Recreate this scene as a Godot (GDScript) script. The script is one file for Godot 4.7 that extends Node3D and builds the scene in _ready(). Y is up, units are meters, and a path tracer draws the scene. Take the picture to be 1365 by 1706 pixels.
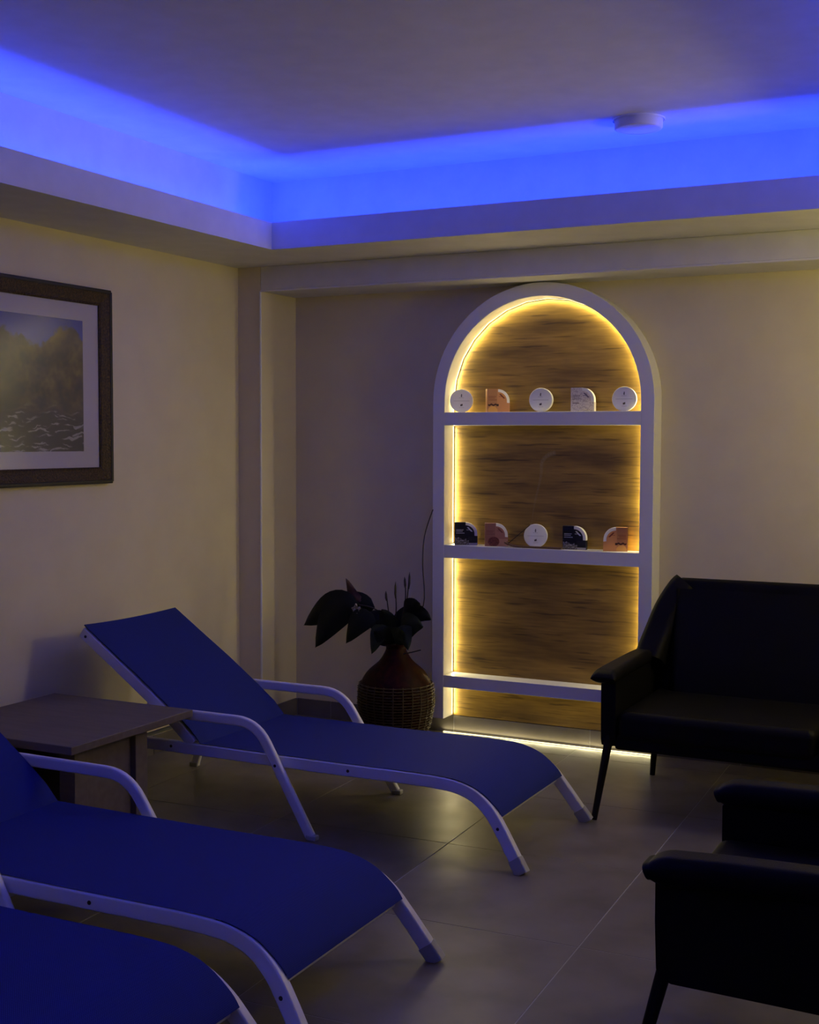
extends Node3D
# A dim relaxation room: loungers along the left wall, a lit arched shelf unit on the back wall, blue cove light above.
# x runs along the back wall, z from the back wall towards the viewer, y up; metres.

const ROOM_X := 4.25
const ROOM_Z := 7.0
const SOFFIT_Y := 2.385
const CEIL_Y := 2.77
const LIP_L := 0.512
const LIP_R := 3.36
const LIP_B := 0.819
const LIP_F := 6.25
const LIP_TOP := 2.51
const COVE := 0.21        # from the lip to the wall of the cove
const BLUE := Color(0.014, 0.042, 1.0)      # linear
const WARM := Color(1.0, 0.88, 0.46)      # linear
const LAMPC := Color(1.0, 0.86, 0.38)     # linear

const E_COVE := 0.63      # per metre of strip
const E_NICHE := 0.22
const E_FLOOR := 0.12
const E_LAMP := 0.53

var used := {}
var M := {}
var rng := RandomNumberGenerator.new()

func _ready() -> void:
	rng.seed = 7
	camera_and_world()
	materials()
	shell()
	cove_lights()
	wall_lamp()
	shelf_unit()
	products()
	incense()
	loungers()
	side_table()
	sofas()
	picture()
	vase_and_plant()
	ceiling_lamp()

# ---------------------------------------------------------------- camera, world

func camera_and_world() -> void:
	var cam := Camera3D.new()
	cam.name = "camera"
	add_child(cam)
	cam.fov = 43.768
	cam.keep_aspect = Camera3D.KEEP_HEIGHT
	cam.near = 0.05
	cam.position = Vector3(3.778, 1.5, 5.908)
	var yaw := deg_to_rad(26.5441)
	var pitch := deg_to_rad(-3.2353)
	var roll := deg_to_rad(0.1834)
	cam.basis = Basis(Vector3.UP, yaw) * Basis(Vector3.RIGHT, pitch) * Basis(Vector3.BACK, roll)
	cam.current = true
	var we := WorldEnvironment.new()
	we.name = "world"
	var env := Environment.new()
	env.background_mode = Environment.BG_COLOR
	env.background_color = Color(0, 0, 0)
	env.ambient_light_source = Environment.AMBIENT_SOURCE_DISABLED
	env.tonemap_mode = Environment.TONE_MAPPER_LINEAR
	env.tonemap_exposure = 1.0
	env.sdfgi_enabled = true
	env.ssao_enabled = true
	env.ssil_enabled = true
	env.volumetric_fog_enabled = true
	env.volumetric_fog_density = 0.0
	we.environment = env
	add_child(we)

func area(parent: Node3D, at: Vector3, facing: Vector3, along: Vector3, size: Vector2, color: Color, energy: float) -> void:
	# size.x lies along `along`; the light looks down its own -z
	var l := AreaLight3D.new()
	l.name = "strip_glow"
	var bz := -facing.normalized()
	var bx := (along - bz * along.dot(bz)).normalized()
	l.area_size = size
	l.area_normalize_energy = true
	l.light_color = color.linear_to_srgb()
	l.light_energy = energy
	l.shadow_enabled = true
	parent.add_child(l, true)
	l.transform = Transform3D(Basis(bx, bz.cross(bx), bz), at)

# ---------------------------------------------------------------- names and tags

func numbered(called: String) -> String:
	var n: int = used.get(called, 0)
	used[called] = n + 1
	return called if n == 0 else "%s_%03d" % [called, n]

func thing(called: String, label: String, category: String, at := Vector3.ZERO, turn := 0.0, group := "") -> Node3D:
	var o := Node3D.new()
	o.name = numbered(called)
	add_child(o)
	o.position = at
	o.rotation.y = turn
	tag(o, label, category, group)
	return o

func tag(o: Node, label: String, category: String, group := "") -> void:
	o.set_meta("label", label)
	o.set_meta("category", category)
	if group != "":
		o.set_meta("group", group)

func structure(called: String, label := "", category := "") -> Node3D:
	var o := Node3D.new()
	o.name = called
	add_child(o)
	o.set_meta("kind", "structure")
	if label != "":
		o.set_meta("label", label)
	if category != "":
		o.set_meta("category", category)
	return o

func part(parent: Node, called: String, mesh: Mesh, m: Material, at := Vector3.ZERO, rot := Vector3.ZERO) -> MeshInstance3D:
	var o := MeshInstance3D.new()
	o.name = called
	o.mesh = mesh
	o.material_override = m
	o.cast_shadow = GeometryInstance3D.SHADOW_CASTING_SETTING_ON
	parent.add_child(o, true)
	o.position = at
	o.rotation = rot
	return o

# ---------------------------------------------------------------- mesh tools

func begin() -> SurfaceTool:
	var st := SurfaceTool.new()
	st.begin(Mesh.PRIMITIVE_TRIANGLES)
	return st

func tri(st: SurfaceTool, a: Vector3, b: Vector3, c: Vector3, na: Vector3, nb: Vector3, nc: Vector3, ua := Vector2.ZERO, ub := Vector2.ZERO, uc := Vector2.ZERO) -> void:
	var g := (b - a).cross(c - a)
	if g.length_squared() < 1e-16:
		return
	if g.dot(na + nb + nc) > 0.0:
		st.set_normal(na); st.set_uv(ua); st.add_vertex(a)
		st.set_normal(nc); st.set_uv(uc); st.add_vertex(c)
		st.set_normal(nb); st.set_uv(ub); st.add_vertex(b)
	else:
		st.set_normal(na); st.set_uv(ua); st.add_vertex(a)
		st.set_normal(nb); st.set_uv(ub); st.add_vertex(b)
		st.set_normal(nc); st.set_uv(uc); st.add_vertex(c)

func flat_quad(st: SurfaceTool, a: Vector3, b: Vector3, c: Vector3, d: Vector3, n: Vector3) -> void:
	# uv: a (0,1) b (1,1) c (1,0) d (0,0)
	tri(st, a, b, c, n, n, n, Vector2(0, 1), Vector2(1, 1), Vector2(1, 0))
	tri(st, a, c, d, n, n, n, Vector2(0, 1), Vector2(1, 0), Vector2(0, 0))

func add_box(st: SurfaceTool, lo: Vector3, hi: Vector3, r := 0.0) -> void:
	var h := (hi - lo) * 0.5
	var mid := (hi + lo) * 0.5
	if r <= 0.0:
		for ax in 3:
			for s in [-1.0, 1.0]:
				var n := Vector3.ZERO
				n[ax] = s
				var u := Vector3.ZERO
				u[(ax + 1) % 3] = h[(ax + 1) % 3]
				var v := Vector3.ZERO
				v[(ax + 2) % 3] = h[(ax + 2) % 3]
				var c := mid + n * h[ax]
				flat_quad(st, c - u - v, c + u - v, c + u + v, c - u + v, n)
		return
	r = minf(r, minf(h.x, minf(h.y, h.z)) * 0.999)
	var k := [0.0, 0.45, 1.0]
	for ax in 3:
		var a1 := (ax + 1) % 3
		var a2 := (ax + 2) % 3
		var us := []
		var vs := []
		for t in k:
			us.append(-h[a1] + r * t)
			vs.append(-h[a2] + r * t)
		for i in range(2, -1, -1):
			us.append(h[a1] - r * k[i])
			vs.append(h[a2] - r * k[i])
		for s in [-1.0, 1.0]:
			var P := []
			var N := []
			for u in us:
				for v in vs:
					var p := Vector3.ZERO
					p[ax] = s * h[ax]
					p[a1] = u
					p[a2] = v
					var q := Vector3(clampf(p.x, -h.x + r, h.x - r), clampf(p.y, -h.y + r, h.y - r), clampf(p.z, -h.z + r, h.z - r))
					var n := (p - q).normalized()
					P.append(mid + q + n * r)
					N.append(n)
			var w := vs.size()
			for i in us.size() - 1:
				for j in w - 1:
					var e := i * w + j
					tri(st, P[e], P[e + w], P[e + w + 1], N[e], N[e + w], N[e + w + 1])
					tri(st, P[e], P[e + w + 1], P[e + 1], N[e], N[e + w + 1], N[e + 1])

func box_mesh(lo: Vector3, hi: Vector3, r := 0.0) -> Mesh:
	var st := begin()
	add_box(st, lo, hi, r)
	return st.commit()

# a net of points nu x nv with smooth normals; outward decided by `out` (a point inside, or a direction if dir)
func add_net(st: SurfaceTool, P: Array, nu: int, nv: int, close_u: bool, close_v: bool, flip := false, uv := false) -> void:
	var N := []
	N.resize(nu * nv)
	N.fill(Vector3.ZERO)
	var mu := nu if close_u else nu - 1
	var mv := nv if close_v else nv - 1
	for i in mu:
		for j in mv:
			var a: int = i * nv + j
			var b: int = ((i + 1) % nu) * nv + j
			var c: int = ((i + 1) % nu) * nv + (j + 1) % nv
			var d: int = i * nv + (j + 1) % nv
			var pa: Vector3 = P[a]
			var g: Vector3 = (P[c] - pa).cross(P[d] - P[b])
			if flip:
				g = -g
			N[a] += g; N[b] += g; N[c] += g; N[d] += g
	for i in N.size():
		N[i] = N[i].normalized()
	for i in mu:
		for j in mv:
			var a: int = i * nv + j
			var b: int = ((i + 1) % nu) * nv + j
			var c: int = ((i + 1) % nu) * nv + (j + 1) % nv
			var d: int = i * nv + (j + 1) % nv
			var u0 := Vector2(float(i) / mu, float(j) / mv)
			var du := Vector2(1.0 / mu, 0)
			var dv := Vector2(0, 1.0 / mv)
			tri(st, P[a], P[b], P[c], N[a], N[b], N[c], u0, u0 + du, u0 + du + dv)
			tri(st, P[a], P[c], P[d], N[a], N[c], N[d], u0, u0 + du + dv, u0 + dv)

func rounded(w: float, h: float, r: float, k := 3) -> PackedVector2Array:
	var out := PackedVector2Array()
	r = minf(r, minf(w, h) * 0.499)
	for q in 4:
		var c := Vector2((w * 0.5 - r) * (1 if q == 0 or q == 3 else -1), (h * 0.5 - r) * (1 if q < 2 else -1))
		for i in k + 1:
			var a := (q + float(i) / k) * PI * 0.5
			out.append(c + Vector2(cos(a), sin(a)) * r)
	return out

func circle(r: float, k := 12) -> PackedVector2Array:
	var out := PackedVector2Array()
	for i in k:
		out.append(Vector2(cos(TAU * i / k), sin(TAU * i / k)) * r)
	return out

# sweeps a profile (x across `side`, y along the path's normal) along a path
func add_sweep(st: SurfaceTool, path: Array, prof: PackedVector2Array, side: Vector3, scales := [], caps := true) -> void:
	var n := path.size()
	var w := prof.size()
	var P := []
	for i in n:
		var t: Vector3 = (path[mini(i + 1, n - 1)] - path[maxi(i - 1, 0)])
		t = t.normalized()
		var s := (side - t * side.dot(t)).normalized()
		var up := t.cross(s)
		var k := 1.0
		if i > 0 and i < n - 1:
			var t1: Vector3 = (path[i] - path[i - 1]).normalized()
			k = 1.0 / maxf(0.5, t1.dot(t))
		var sc: Vector2 = scales[i] if scales.size() > i else Vector2.ONE
		for p in prof:
			P.append(path[i] + s * p.x * sc.x + up * p.y * sc.y * k)
	# outward test
	var c0: Vector3 = path[0]
	var e: Vector3 = P[0] - c0
	var g: Vector3 = (P[w + 1] - P[0]).cross(P[1] - P[w])
	add_net(st, P, n, w, false, true, g.dot(e) < 0.0)
	if caps:
		for end in [0, n - 1]:
			var c: Vector3 = path[end]
			var d: Vector3 = (path[0] - path[1]) if end == 0 else (path[n - 1] - path[n - 2])
			d = d.normalized()
			for j in w:
				tri(st, c, P[end * w + j], P[end * w + (j + 1) % w], d, d, d)

func sweep(path: Array, prof: PackedVector2Array, side: Vector3, scales := []) -> Mesh:
	var st := begin()
	add_sweep(st, path, prof, side, scales)
	return st.commit()

func add_lathe(st: SurfaceTool, prof: Array, k := 40, at := Vector3.ZERO) -> void:
	# prof: Vector2(radius, y), bottom to top
	var P := []
	for p in prof:
		for j in k:
			P.append(at + Vector3(p.x * cos(TAU * j / k), p.y, p.x * sin(TAU * j / k)))
	var g: Vector3 = (P[k + 1] - P[0]).cross(P[1] - P[k])
	var e := Vector3(P[0].x - at.x, 0, P[0].z - at.z)
	var flip := g.dot(e) < 0.0
	if absf(prof[0].x) < 1e-4:
		flip = true
	add_net(st, P, prof.size(), k, false, true, flip)

func lathe(prof: Array, k := 40) -> Mesh:
	var st := begin()
	add_lathe(st, prof, k)
	return st.commit()

func smooth_path(pts: Array, sub := 6) -> Array:
	# Catmull-Rom through the points
	var out := []
	var n := pts.size()
	for i in n - 1:
		var p0: Vector3 = pts[maxi(i - 1, 0)]
		var p1: Vector3 = pts[i]
		var p2: Vector3 = pts[i + 1]
		var p3: Vector3 = pts[mini(i + 2, n - 1)]
		for j in sub:
			var t := float(j) / sub
			out.append(0.5 * ((2.0 * p1) + (p2 - p0) * t + (2.0 * p0 - 5.0 * p1 + 4.0 * p2 - p3) * t * t + (3.0 * p1 - p0 - 3.0 * p2 + p3) * t * t * t))
	out.append(pts[n - 1])
	return out

func round_path(pts: Array, r: Array, seg := 6) -> Array:
	# straight runs with rounded corners (r[i] = set-back at corner i)
	var out := [pts[0]]
	for i in range(1, pts.size() - 1):
		var a: Vector3 = pts[i] + (pts[i - 1] - pts[i]).normalized() * r[i]
		var b: Vector3 = pts[i] + (pts[i + 1] - pts[i]).normalized() * r[i]
		for j in seg + 1:
			var t := float(j) / seg
			out.append(a.lerp(pts[i], t).lerp(pts[i].lerp(b, t), t))
	out.append(pts[pts.size() - 1])
	return out

func extrude(poly: PackedVector2Array, z0: float, z1: float) -> Mesh:
	var st := begin()
	var idx := Geometry2D.triangulate_polygon(poly)
	for k in range(0, idx.size(), 3):
		var a := poly[idx[k]]
		var b := poly[idx[k + 1]]
		var c := poly[idx[k + 2]]
		for z in [z0, z1]:
			var n := Vector3(0, 0, 1 if z == z1 else -1)
			tri(st, Vector3(a.x, a.y, z), Vector3(b.x, b.y, z), Vector3(c.x, c.y, z), n, n, n)
	var cw := Geometry2D.is_polygon_clockwise(poly)
	for i in poly.size():
		var p := poly[i]
		var q := poly[(i + 1) % poly.size()]
		var n2 := (q - p).orthogonal().normalized()
		var n := Vector3(n2.x, n2.y, 0)
		if cw == (Vector2(0, 1).orthogonal().x < 0):
			n = -n
		flat_quad(st, Vector3(p.x, p.y, z0), Vector3(q.x, q.y, z0), Vector3(q.x, q.y, z1), Vector3(p.x, p.y, z1), n)
	return st.commit()

# ---------------------------------------------------------------- materials

func lin(r: float, g: float, b: float) -> Color:
	return Color(r, g, b).linear_to_srgb()

func mat(called: String, c: Color, rough := 0.6, metal := 0.0, spec := 0.5) -> StandardMaterial3D:
	var m := StandardMaterial3D.new()
	m.resource_name = called
	m.albedo_color = c
	m.roughness = rough
	m.metallic = metal
	m.metallic_specular = spec
	M[called] = m
	return m

func noise_tex(freq: float, octaves: int, ramp: Array, seed_ := 1, size := 512, as_normal := false) -> NoiseTexture2D:
	var n := FastNoiseLite.new()
	n.seed = seed_
	n.frequency = freq
	n.noise_type = FastNoiseLite.TYPE_SIMPLEX_SMOOTH
	n.fractal_octaves = octaves
	var t := NoiseTexture2D.new()
	t.width = size
	t.height = size
	t.seamless = true
	t.noise = n
	t.as_normal_map = as_normal
	if ramp.size():
		var g := Gradient.new()
		var off := PackedFloat32Array()
		var col := PackedColorArray()
		for p in ramp:
			off.append(p[0])
			col.append(p[1])
		g.offsets = off
		g.colors = col
		t.color_ramp = g
	return t

func tri_map(m: StandardMaterial3D, scale: Vector3, world := true) -> void:
	m.uv1_triplanar = true
	m.uv1_world_triplanar = world
	m.uv1_scale = scale

func glow(called: String, c: Color, e: float) -> StandardMaterial3D:
	var m := mat(called, Color(0.9, 0.9, 0.9), 0.5)
	m.emission_enabled = true
	m.emission = c.linear_to_srgb()
	m.emission_energy_multiplier = e
	return m

func materials() -> void:
	var fine := noise_tex(0.03, 4, [[0.0, Color(0.35, 0.35, 0.35)], [1.0, Color(0.65, 0.65, 0.65)]], 3)
	var wall := mat("wall_paint", lin(0.78, 0.70, 0.47), 0.75)
	wall.albedo_texture = noise_tex(0.012, 4, [[0.0, Color(0.975, 0.97, 0.96)], [1.0, Color(1, 1, 1)]], 5)
	tri_map(wall, Vector3(0.6, 0.6, 0.6))
	wall.heightmap_enabled = true
	wall.heightmap_texture = fine
	wall.heightmap_scale = 0.06
	var white := mat("white_paint", lin(0.78, 0.77, 0.74), 0.6)
	white.albedo_texture = noise_tex(0.015, 3, [[0.0, Color(0.96, 0.96, 0.95)], [1.0, Color(1, 1, 1)]], 9)
	tri_map(white, Vector3(0.8, 0.8, 0.8))
	mat("white_lacquer", lin(0.80, 0.79, 0.77), 0.4)
	# porcelain floor tiles: three close tones
	for i in 3:
		var k: float = [1.0, 0.94, 1.05][i]
		var t := mat("tile_%d" % i, lin(0.18 * k, 0.160 * k, 0.144 * k), 0.42)
		t.albedo_texture = noise_tex(0.006, 5, [[0.0, Color(0.80, 0.79, 0.77)], [0.5, Color(0.93, 0.92, 0.91)], [1.0, Color(1, 1, 1)]], 20 + i)
		tri_map(t, Vector3(0.9, 0.9, 0.9))
		t.roughness_texture = noise_tex(0.01, 4, [[0.0, Color(0.8, 0.8, 0.8)], [1.0, Color(1, 1, 1)]], 30 + i)
	mat("grout", lin(0.40, 0.38, 0.35), 0.85)
	var wood := mat("oak_laminate", Color(1, 1, 1), 0.5)
	wood.albedo_texture = wood_texture(41)
	tri_map(wood, Vector3(0.4, 0.4, 0.4))
	var tw := mat("table_laminate", lin(0.15, 0.118, 0.105), 0.5)
	tw.albedo_texture = noise_tex(0.01, 5, [[0.0, Color(0.86, 0.84, 0.82)], [1.0, Color(1, 1, 1)]], 44)
	tri_map(tw, Vector3(0.6, 4.0, 4.0))
	mat("lounger_frame", lin(0.78, 0.77, 0.78), 0.35)
	var fab := mat("lounger_mesh", lin(0.035, 0.055, 0.33), 0.75, 0.0, 0.25)
	fab.albedo_texture = weave_texture()
	tri_map(fab, Vector3(22, 22, 22))
	fab.texture_filter = BaseMaterial3D.TEXTURE_FILTER_LINEAR
	mat("foot_plastic", lin(0.42, 0.42, 0.38), 0.5)
	mat("bolt", lin(0.02, 0.02, 0.025), 0.5)
	var lea := mat("black_leather", lin(0.006, 0.0055, 0.0055), 0.5, 0.0, 0.22)
	lea.heightmap_enabled = true
	lea.heightmap_texture = noise_tex(0.08, 3, [], 61)
	lea.heightmap_scale = 0.05
	tri_map(lea, Vector3(6, 6, 6), false)
	mat("black_wood", lin(0.006, 0.005, 0.005), 0.5, 0.0, 0.3)
	var pf := mat("frame_bronze", lin(0.10, 0.065, 0.028), 0.45, 0.25)
	pf.albedo_texture = noise_tex(0.05, 4, [[0.2, Color(0.35, 0.28, 0.2)], [0.55, Color(0.8, 0.7, 0.5)], [0.9, Color(1, 0.95, 0.8)]], 71)
	pf.heightmap_enabled = true
	pf.heightmap_texture = noise_tex(0.06, 3, [], 72)
	pf.heightmap_scale = 0.35
	tri_map(pf, Vector3(3, 3, 3))
	mat("frame_dark", lin(0.014, 0.010, 0.007), 0.5)
	var pp := mat("passepartout", lin(0.50, 0.46, 0.44), 0.8)
	pp.clearcoat_enabled = true
	pp.clearcoat = 1.0
	pp.clearcoat_roughness = 0.2
	var pane := mat("pane", Color(1, 1, 1, 0.03), 0.2, 0.0, 0.12)
	pane.transparency = BaseMaterial3D.TRANSPARENCY_ALPHA
	var vg := mat("vase_glaze", lin(0.045, 0.005, 0.004), 0.5, 0.0, 0.22)
	vg.albedo_texture = noise_tex(0.02, 4, [[0.2, Color(0.5, 0.4, 0.4)], [1.0, Color(1, 1, 1)]], 81)
	tri_map(vg, Vector3(3, 3, 3))
	mat("rattan", lin(0.055, 0.033, 0.015), 0.45, 0.0, 0.4)
	mat("rattan_core", lin(0.015, 0.010, 0.008), 0.8)
	for i in 3:
		var c: Color = [lin(0.006, 0.009, 0.006), lin(0.020, 0.028, 0.014), lin(0.006, 0.007, 0.007)][i]
		var lf := mat("leaf_%d" % i, c, 0.55, 0.0, 0.3)
		lf.backlight_enabled = true
		lf.backlight = lin(0.004, 0.008, 0.003)
	mat("leaf_red", lin(0.05, 0.015, 0.012), 0.6)
	mat("stem", lin(0.03, 0.022, 0.015), 0.7)
	mat("petal", lin(0.30, 0.27, 0.20), 0.7)
	mat("tin_white", lin(0.86, 0.85, 0.82), 0.35)
	mat("incense_wood", lin(0.14, 0.075, 0.035), 0.55)
	mat("incense_stick", lin(0.02, 0.014, 0.01), 0.9)
	mat("ceramic_white", lin(0.75, 0.75, 0.75), 0.4)
	var fr := mat("lamp_diffuser", lin(0.70, 0.70, 0.70), 0.5)
	fr.clearcoat_enabled = true
	glow("cove_led", BLUE, 1.2)
	glow("warm_led", WARM, 2.2)
	glow("lamp_shade_glow", LAMPC, 1.5)

func wood_texture(seed_: int) -> ImageTexture:
	# horizontal oak grain: long streaks, a few dark cracks
	var w := 1024
	var h := 1024
	var im := Image.create(w, h, false, Image.FORMAT_RGB8)
	var a := FastNoiseLite.new(); a.seed = seed_; a.frequency = 0.004; a.fractal_octaves = 4
	var b := FastNoiseLite.new(); b.seed = seed_ + 1; b.frequency = 0.012; b.fractal_octaves = 3
	var c := FastNoiseLite.new(); c.seed = seed_ + 2; c.frequency = 0.02; c.fractal_octaves = 2
	for y in h:
		for x in w:
			var warp := b.get_noise_2d(x * 0.8, y * 1.4) * 10.0
			var s := a.get_noise_2d(x * 0.8, y * 4.0 + warp) * 0.5 + 0.5
			var f := b.get_noise_2d(x * 0.9, y * 14.0 + warp * 3.0) * 0.5 + 0.5
			var crack := smoothstep(0.40, 0.62, c.get_noise_2d(x * 0.3, y * 7.0 + warp))
			var v := clampf(0.16 + 0.62 * s + 0.20 * (f - 0.5) - 0.22 * crack, 0.0, 1.0)
			var col := Color(0.24, 0.17, 0.065).lerp(Color(0.94, 0.76, 0.33), v)
			im.set_pixel(x, y, col)
	return ImageTexture.create_from_image(im)

func weave_texture() -> ImageTexture:
	var n := 64
	var im := Image.create(n, n, false, Image.FORMAT_RGB8)
	for y in n:
		for x in n:
			var over := (x / 4 + y / 4) % 2 == 0
			var v := 0.95 if over else 0.72
			if x % 4 == 0 or y % 4 == 0:
				v *= 0.8
			im.set_pixel(x, y, Color(v, v, v))
	return ImageTexture.create_from_image(im)

# ---------------------------------------------------------------- room shell

func shell() -> void:
	# floor: grout bed with tiles of 0.73 m laid slightly off the walls' line
	var floor_ := structure("floor", "large beige porcelain floor tiles with pale grout joints", "floor")
	part(floor_, "grout_bed", box_mesh(Vector3(-0.15, -0.2, -0.15), Vector3(ROOM_X + 0.15, -0.0008, ROOM_Z + 0.15)), M.grout)
	var pitch := 0.73
	var turn := deg_to_rad(-1.8)
	var st_cache := []
	var org := Vector3(2.53, 0, 0.912)
	var bx := Vector3(cos(turn), 0, sin(turn))
	var bz := Vector3(-sin(turn), 0, cos(turn))
	var clip := PackedVector2Array([Vector2(0, 0), Vector2(ROOM_X, 0), Vector2(ROOM_X, ROOM_Z), Vector2(0, ROOM_Z)])
	for i in range(-5, 6):
		for j in range(-3, 11):
			var g := 0.0015
			var q := PackedVector2Array()
			for c in [[0, 0], [1, 0], [1, 1], [0, 1]]:
				var u: float = (i + c[0]) * pitch + (g if c[0] == 0 else -g)
				var v: float = (j + c[1]) * pitch + (g if c[1] == 0 else -g)
				var p: Vector3 = org + bx * u + bz * v
				q.append(Vector2(p.x, p.z))
			for piece in Geometry2D.intersect_polygons(q, clip):
				var ar := 0.0
				var mid := Vector2.ZERO
				for k in piece.size():
					ar += piece[k].cross(piece[(k + 1) % piece.size()]) * 0.5
					mid += piece[k] / piece.size()
				if absf(ar) < 0.002:
					continue
				var loc := PackedVector2Array()
				for p in piece:
					loc.append(p - mid)
				var me := tile_slab(loc, 0.009)
				part(floor_, "tile", me, M["tile_%d" % ((i * 7 + j * 3 + 60) % 3)], Vector3(mid.x, -0.009 + rng.randf() * 0.0004, mid.y))
	# walls
	var wl := structure("wall_left", "cream painted left wall", "wall")
	part(wl, "wall_face", box_mesh(Vector3(-0.15, -0.2, -0.15), Vector3(0, 3.0, ROOM_Z + 0.15)), M.wall_paint)
	var wb := structure("wall_back", "cream painted back wall behind the arched shelf unit", "wall")
	part(wb, "wall_face", box_mesh(Vector3(0, -0.2, -0.15), Vector3(ROOM_X, 3.0, 0)), M.wall_paint)
	var wr := structure("wall_right", "cream painted right wall", "wall")
	part(wr, "wall_face", box_mesh(Vector3(ROOM_X, -0.2, -0.15), Vector3(ROOM_X + 0.15, 3.0, ROOM_Z + 0.15)), M.wall_paint)
	var wf := structure("wall_front", "cream painted wall at the open end of the room", "wall")
	part(wf, "wall_face", box_mesh(Vector3(0, -0.2, ROOM_Z), Vector3(ROOM_X, 3.0, ROOM_Z + 0.15)), M.wall_paint)
	var wp := structure("wall_pier", "narrow cream wall pier in the corner", "wall")
	part(wp, "wall_face", box_mesh(Vector3(0, 0, 0), Vector3(0.138, SOFFIT_Y, 0.344), 0.0), M.wall_paint)
	var ce := structure("ceiling", "white plaster tray ceiling", "ceiling")
	part(ce, "ceiling_slab", box_mesh(Vector3(-0.15, CEIL_Y, -0.15), Vector3(ROOM_X + 0.15, CEIL_Y + 0.2, ROOM_Z + 0.15)), M.white_paint)
	# dropped border with a light trough behind its lip
	var so := structure("ceiling_border", "white dropped ceiling border with a light cove", "ceiling")
	var yb := SOFFIT_Y + 0.03
	part(so, "soffit", box_mesh(Vector3(0, SOFFIT_Y, 0), Vector3(LIP_L, yb, ROOM_Z)), M.white_paint)
	part(so, "soffit", box_mesh(Vector3(LIP_R, SOFFIT_Y, 0), Vector3(ROOM_X, yb, ROOM_Z)), M.white_paint)
	part(so, "soffit", box_mesh(Vector3(LIP_L, SOFFIT_Y, 0), Vector3(LIP_R, yb, LIP_B)), M.white_paint)
	part(so, "soffit", box_mesh(Vector3(LIP_L, SOFFIT_Y, LIP_F), Vector3(LIP_R, yb, ROOM_Z)), M.white_paint)
	var th := 0.03
	part(so, "lip", box_mesh(Vector3(LIP_L - th, yb, LIP_B - th), Vector3(LIP_L, LIP_TOP, LIP_F + th)), M.white_paint)
	part(so, "lip", box_mesh(Vector3(LIP_R, yb, LIP_B - th), Vector3(LIP_R + th, LIP_TOP, LIP_F + th)), M.white_paint)
	part(so, "lip", box_mesh(Vector3(LIP_L, yb, LIP_B - th), Vector3(LIP_R, LIP_TOP, LIP_B)), M.white_paint)
	part(so, "lip", box_mesh(Vector3(LIP_L, yb, LIP_F), Vector3(LIP_R, LIP_TOP, LIP_F + th)), M.white_paint)
	# walls of the cove
	var cl := LIP_L - COVE
	var cr := LIP_R + COVE
	var cb := LIP_B - COVE * 1.6
	var cf := LIP_F + COVE
	part(so, "cove_wall", box_mesh(Vector3(0, yb, 0), Vector3(cl, CEIL_Y, ROOM_Z)), M.white_paint)
	part(so, "cove_wall", box_mesh(Vector3(cr, yb, 0), Vector3(ROOM_X, CEIL_Y, ROOM_Z)), M.white_paint)
	part(so, "cove_wall", box_mesh(Vector3(cl, yb, 0), Vector3(cr, CEIL_Y, cb)), M.white_paint)
	part(so, "cove_wall", box_mesh(Vector3(cl, yb, cf), Vector3(cr, CEIL_Y, ROOM_Z)), M.white_paint)
	var be := structure("ceiling_beam", "white plaster beam under the ceiling border along the back wall", "beam")
	part(be, "beam_face", box_mesh(Vector3(0.138, 2.26, 0), Vector3(ROOM_X, SOFFIT_Y, 0.344), 0.004), M.white_paint)
	# plaster corner beads
	var t1 := structure("trim_1", "pale corner bead on the wall pier", "trim")
	part(t1, "corner_bead", sweep([Vector3(0.136, 0.1, 0.342), Vector3(0.136, 2.26, 0.342)], circle(0.006), Vector3.RIGHT), M.white_lacquer)
	var t2 := structure("trim_2", "pale corner bead along the beam's lower edge", "trim")
	part(t2, "corner_bead", sweep([Vector3(0.14, 2.262, 0.342), Vector3(ROOM_X, 2.262, 0.342)], circle(0.006), Vector3.UP), M.white_lacquer)
	# tile skirting
	var sk := structure("baseboard_back", "beige tile skirting along the back wall", "skirting")
	var xs := [0.15, 0.36, 1.09, 1.82, 2.55, 3.28, ROOM_X]
	for i in xs.size() - 1:
		part(sk, "tile", box_mesh(Vector3(xs[i] + 0.0015, 0, 0), Vector3(xs[i + 1] - 0.0015, 0.09, 0.011), 0.002), M["tile_%d" % (i % 3)])
	part(sk, "grout_bed", box_mesh(Vector3(0.14, 0, 0), Vector3(ROOM_X, 0.089, 0.009)), M.grout)
	var sl := structure("baseboard_left", "beige tile skirting along the left wall and pier", "skirting")
	part(sl, "tile", box_mesh(Vector3(0.138, 0, 0.012), Vector3(0.149, 0.09, 0.355), 0.002), M.tile_0)
	part(sl, "tile", box_mesh(Vector3(0.0, 0, 0.344), Vector3(0.137, 0.09, 0.355), 0.002), M.tile_1)
	var z := 0.356
	var n := 0
	while z < ROOM_Z:
		part(sl, "tile", box_mesh(Vector3(0, 0, z), Vector3(0.011, 0.09, minf(z + 0.727, ROOM_Z)), 0.002), M["tile_%d" % (n % 3)])
		z += 0.73
		n += 1

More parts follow.
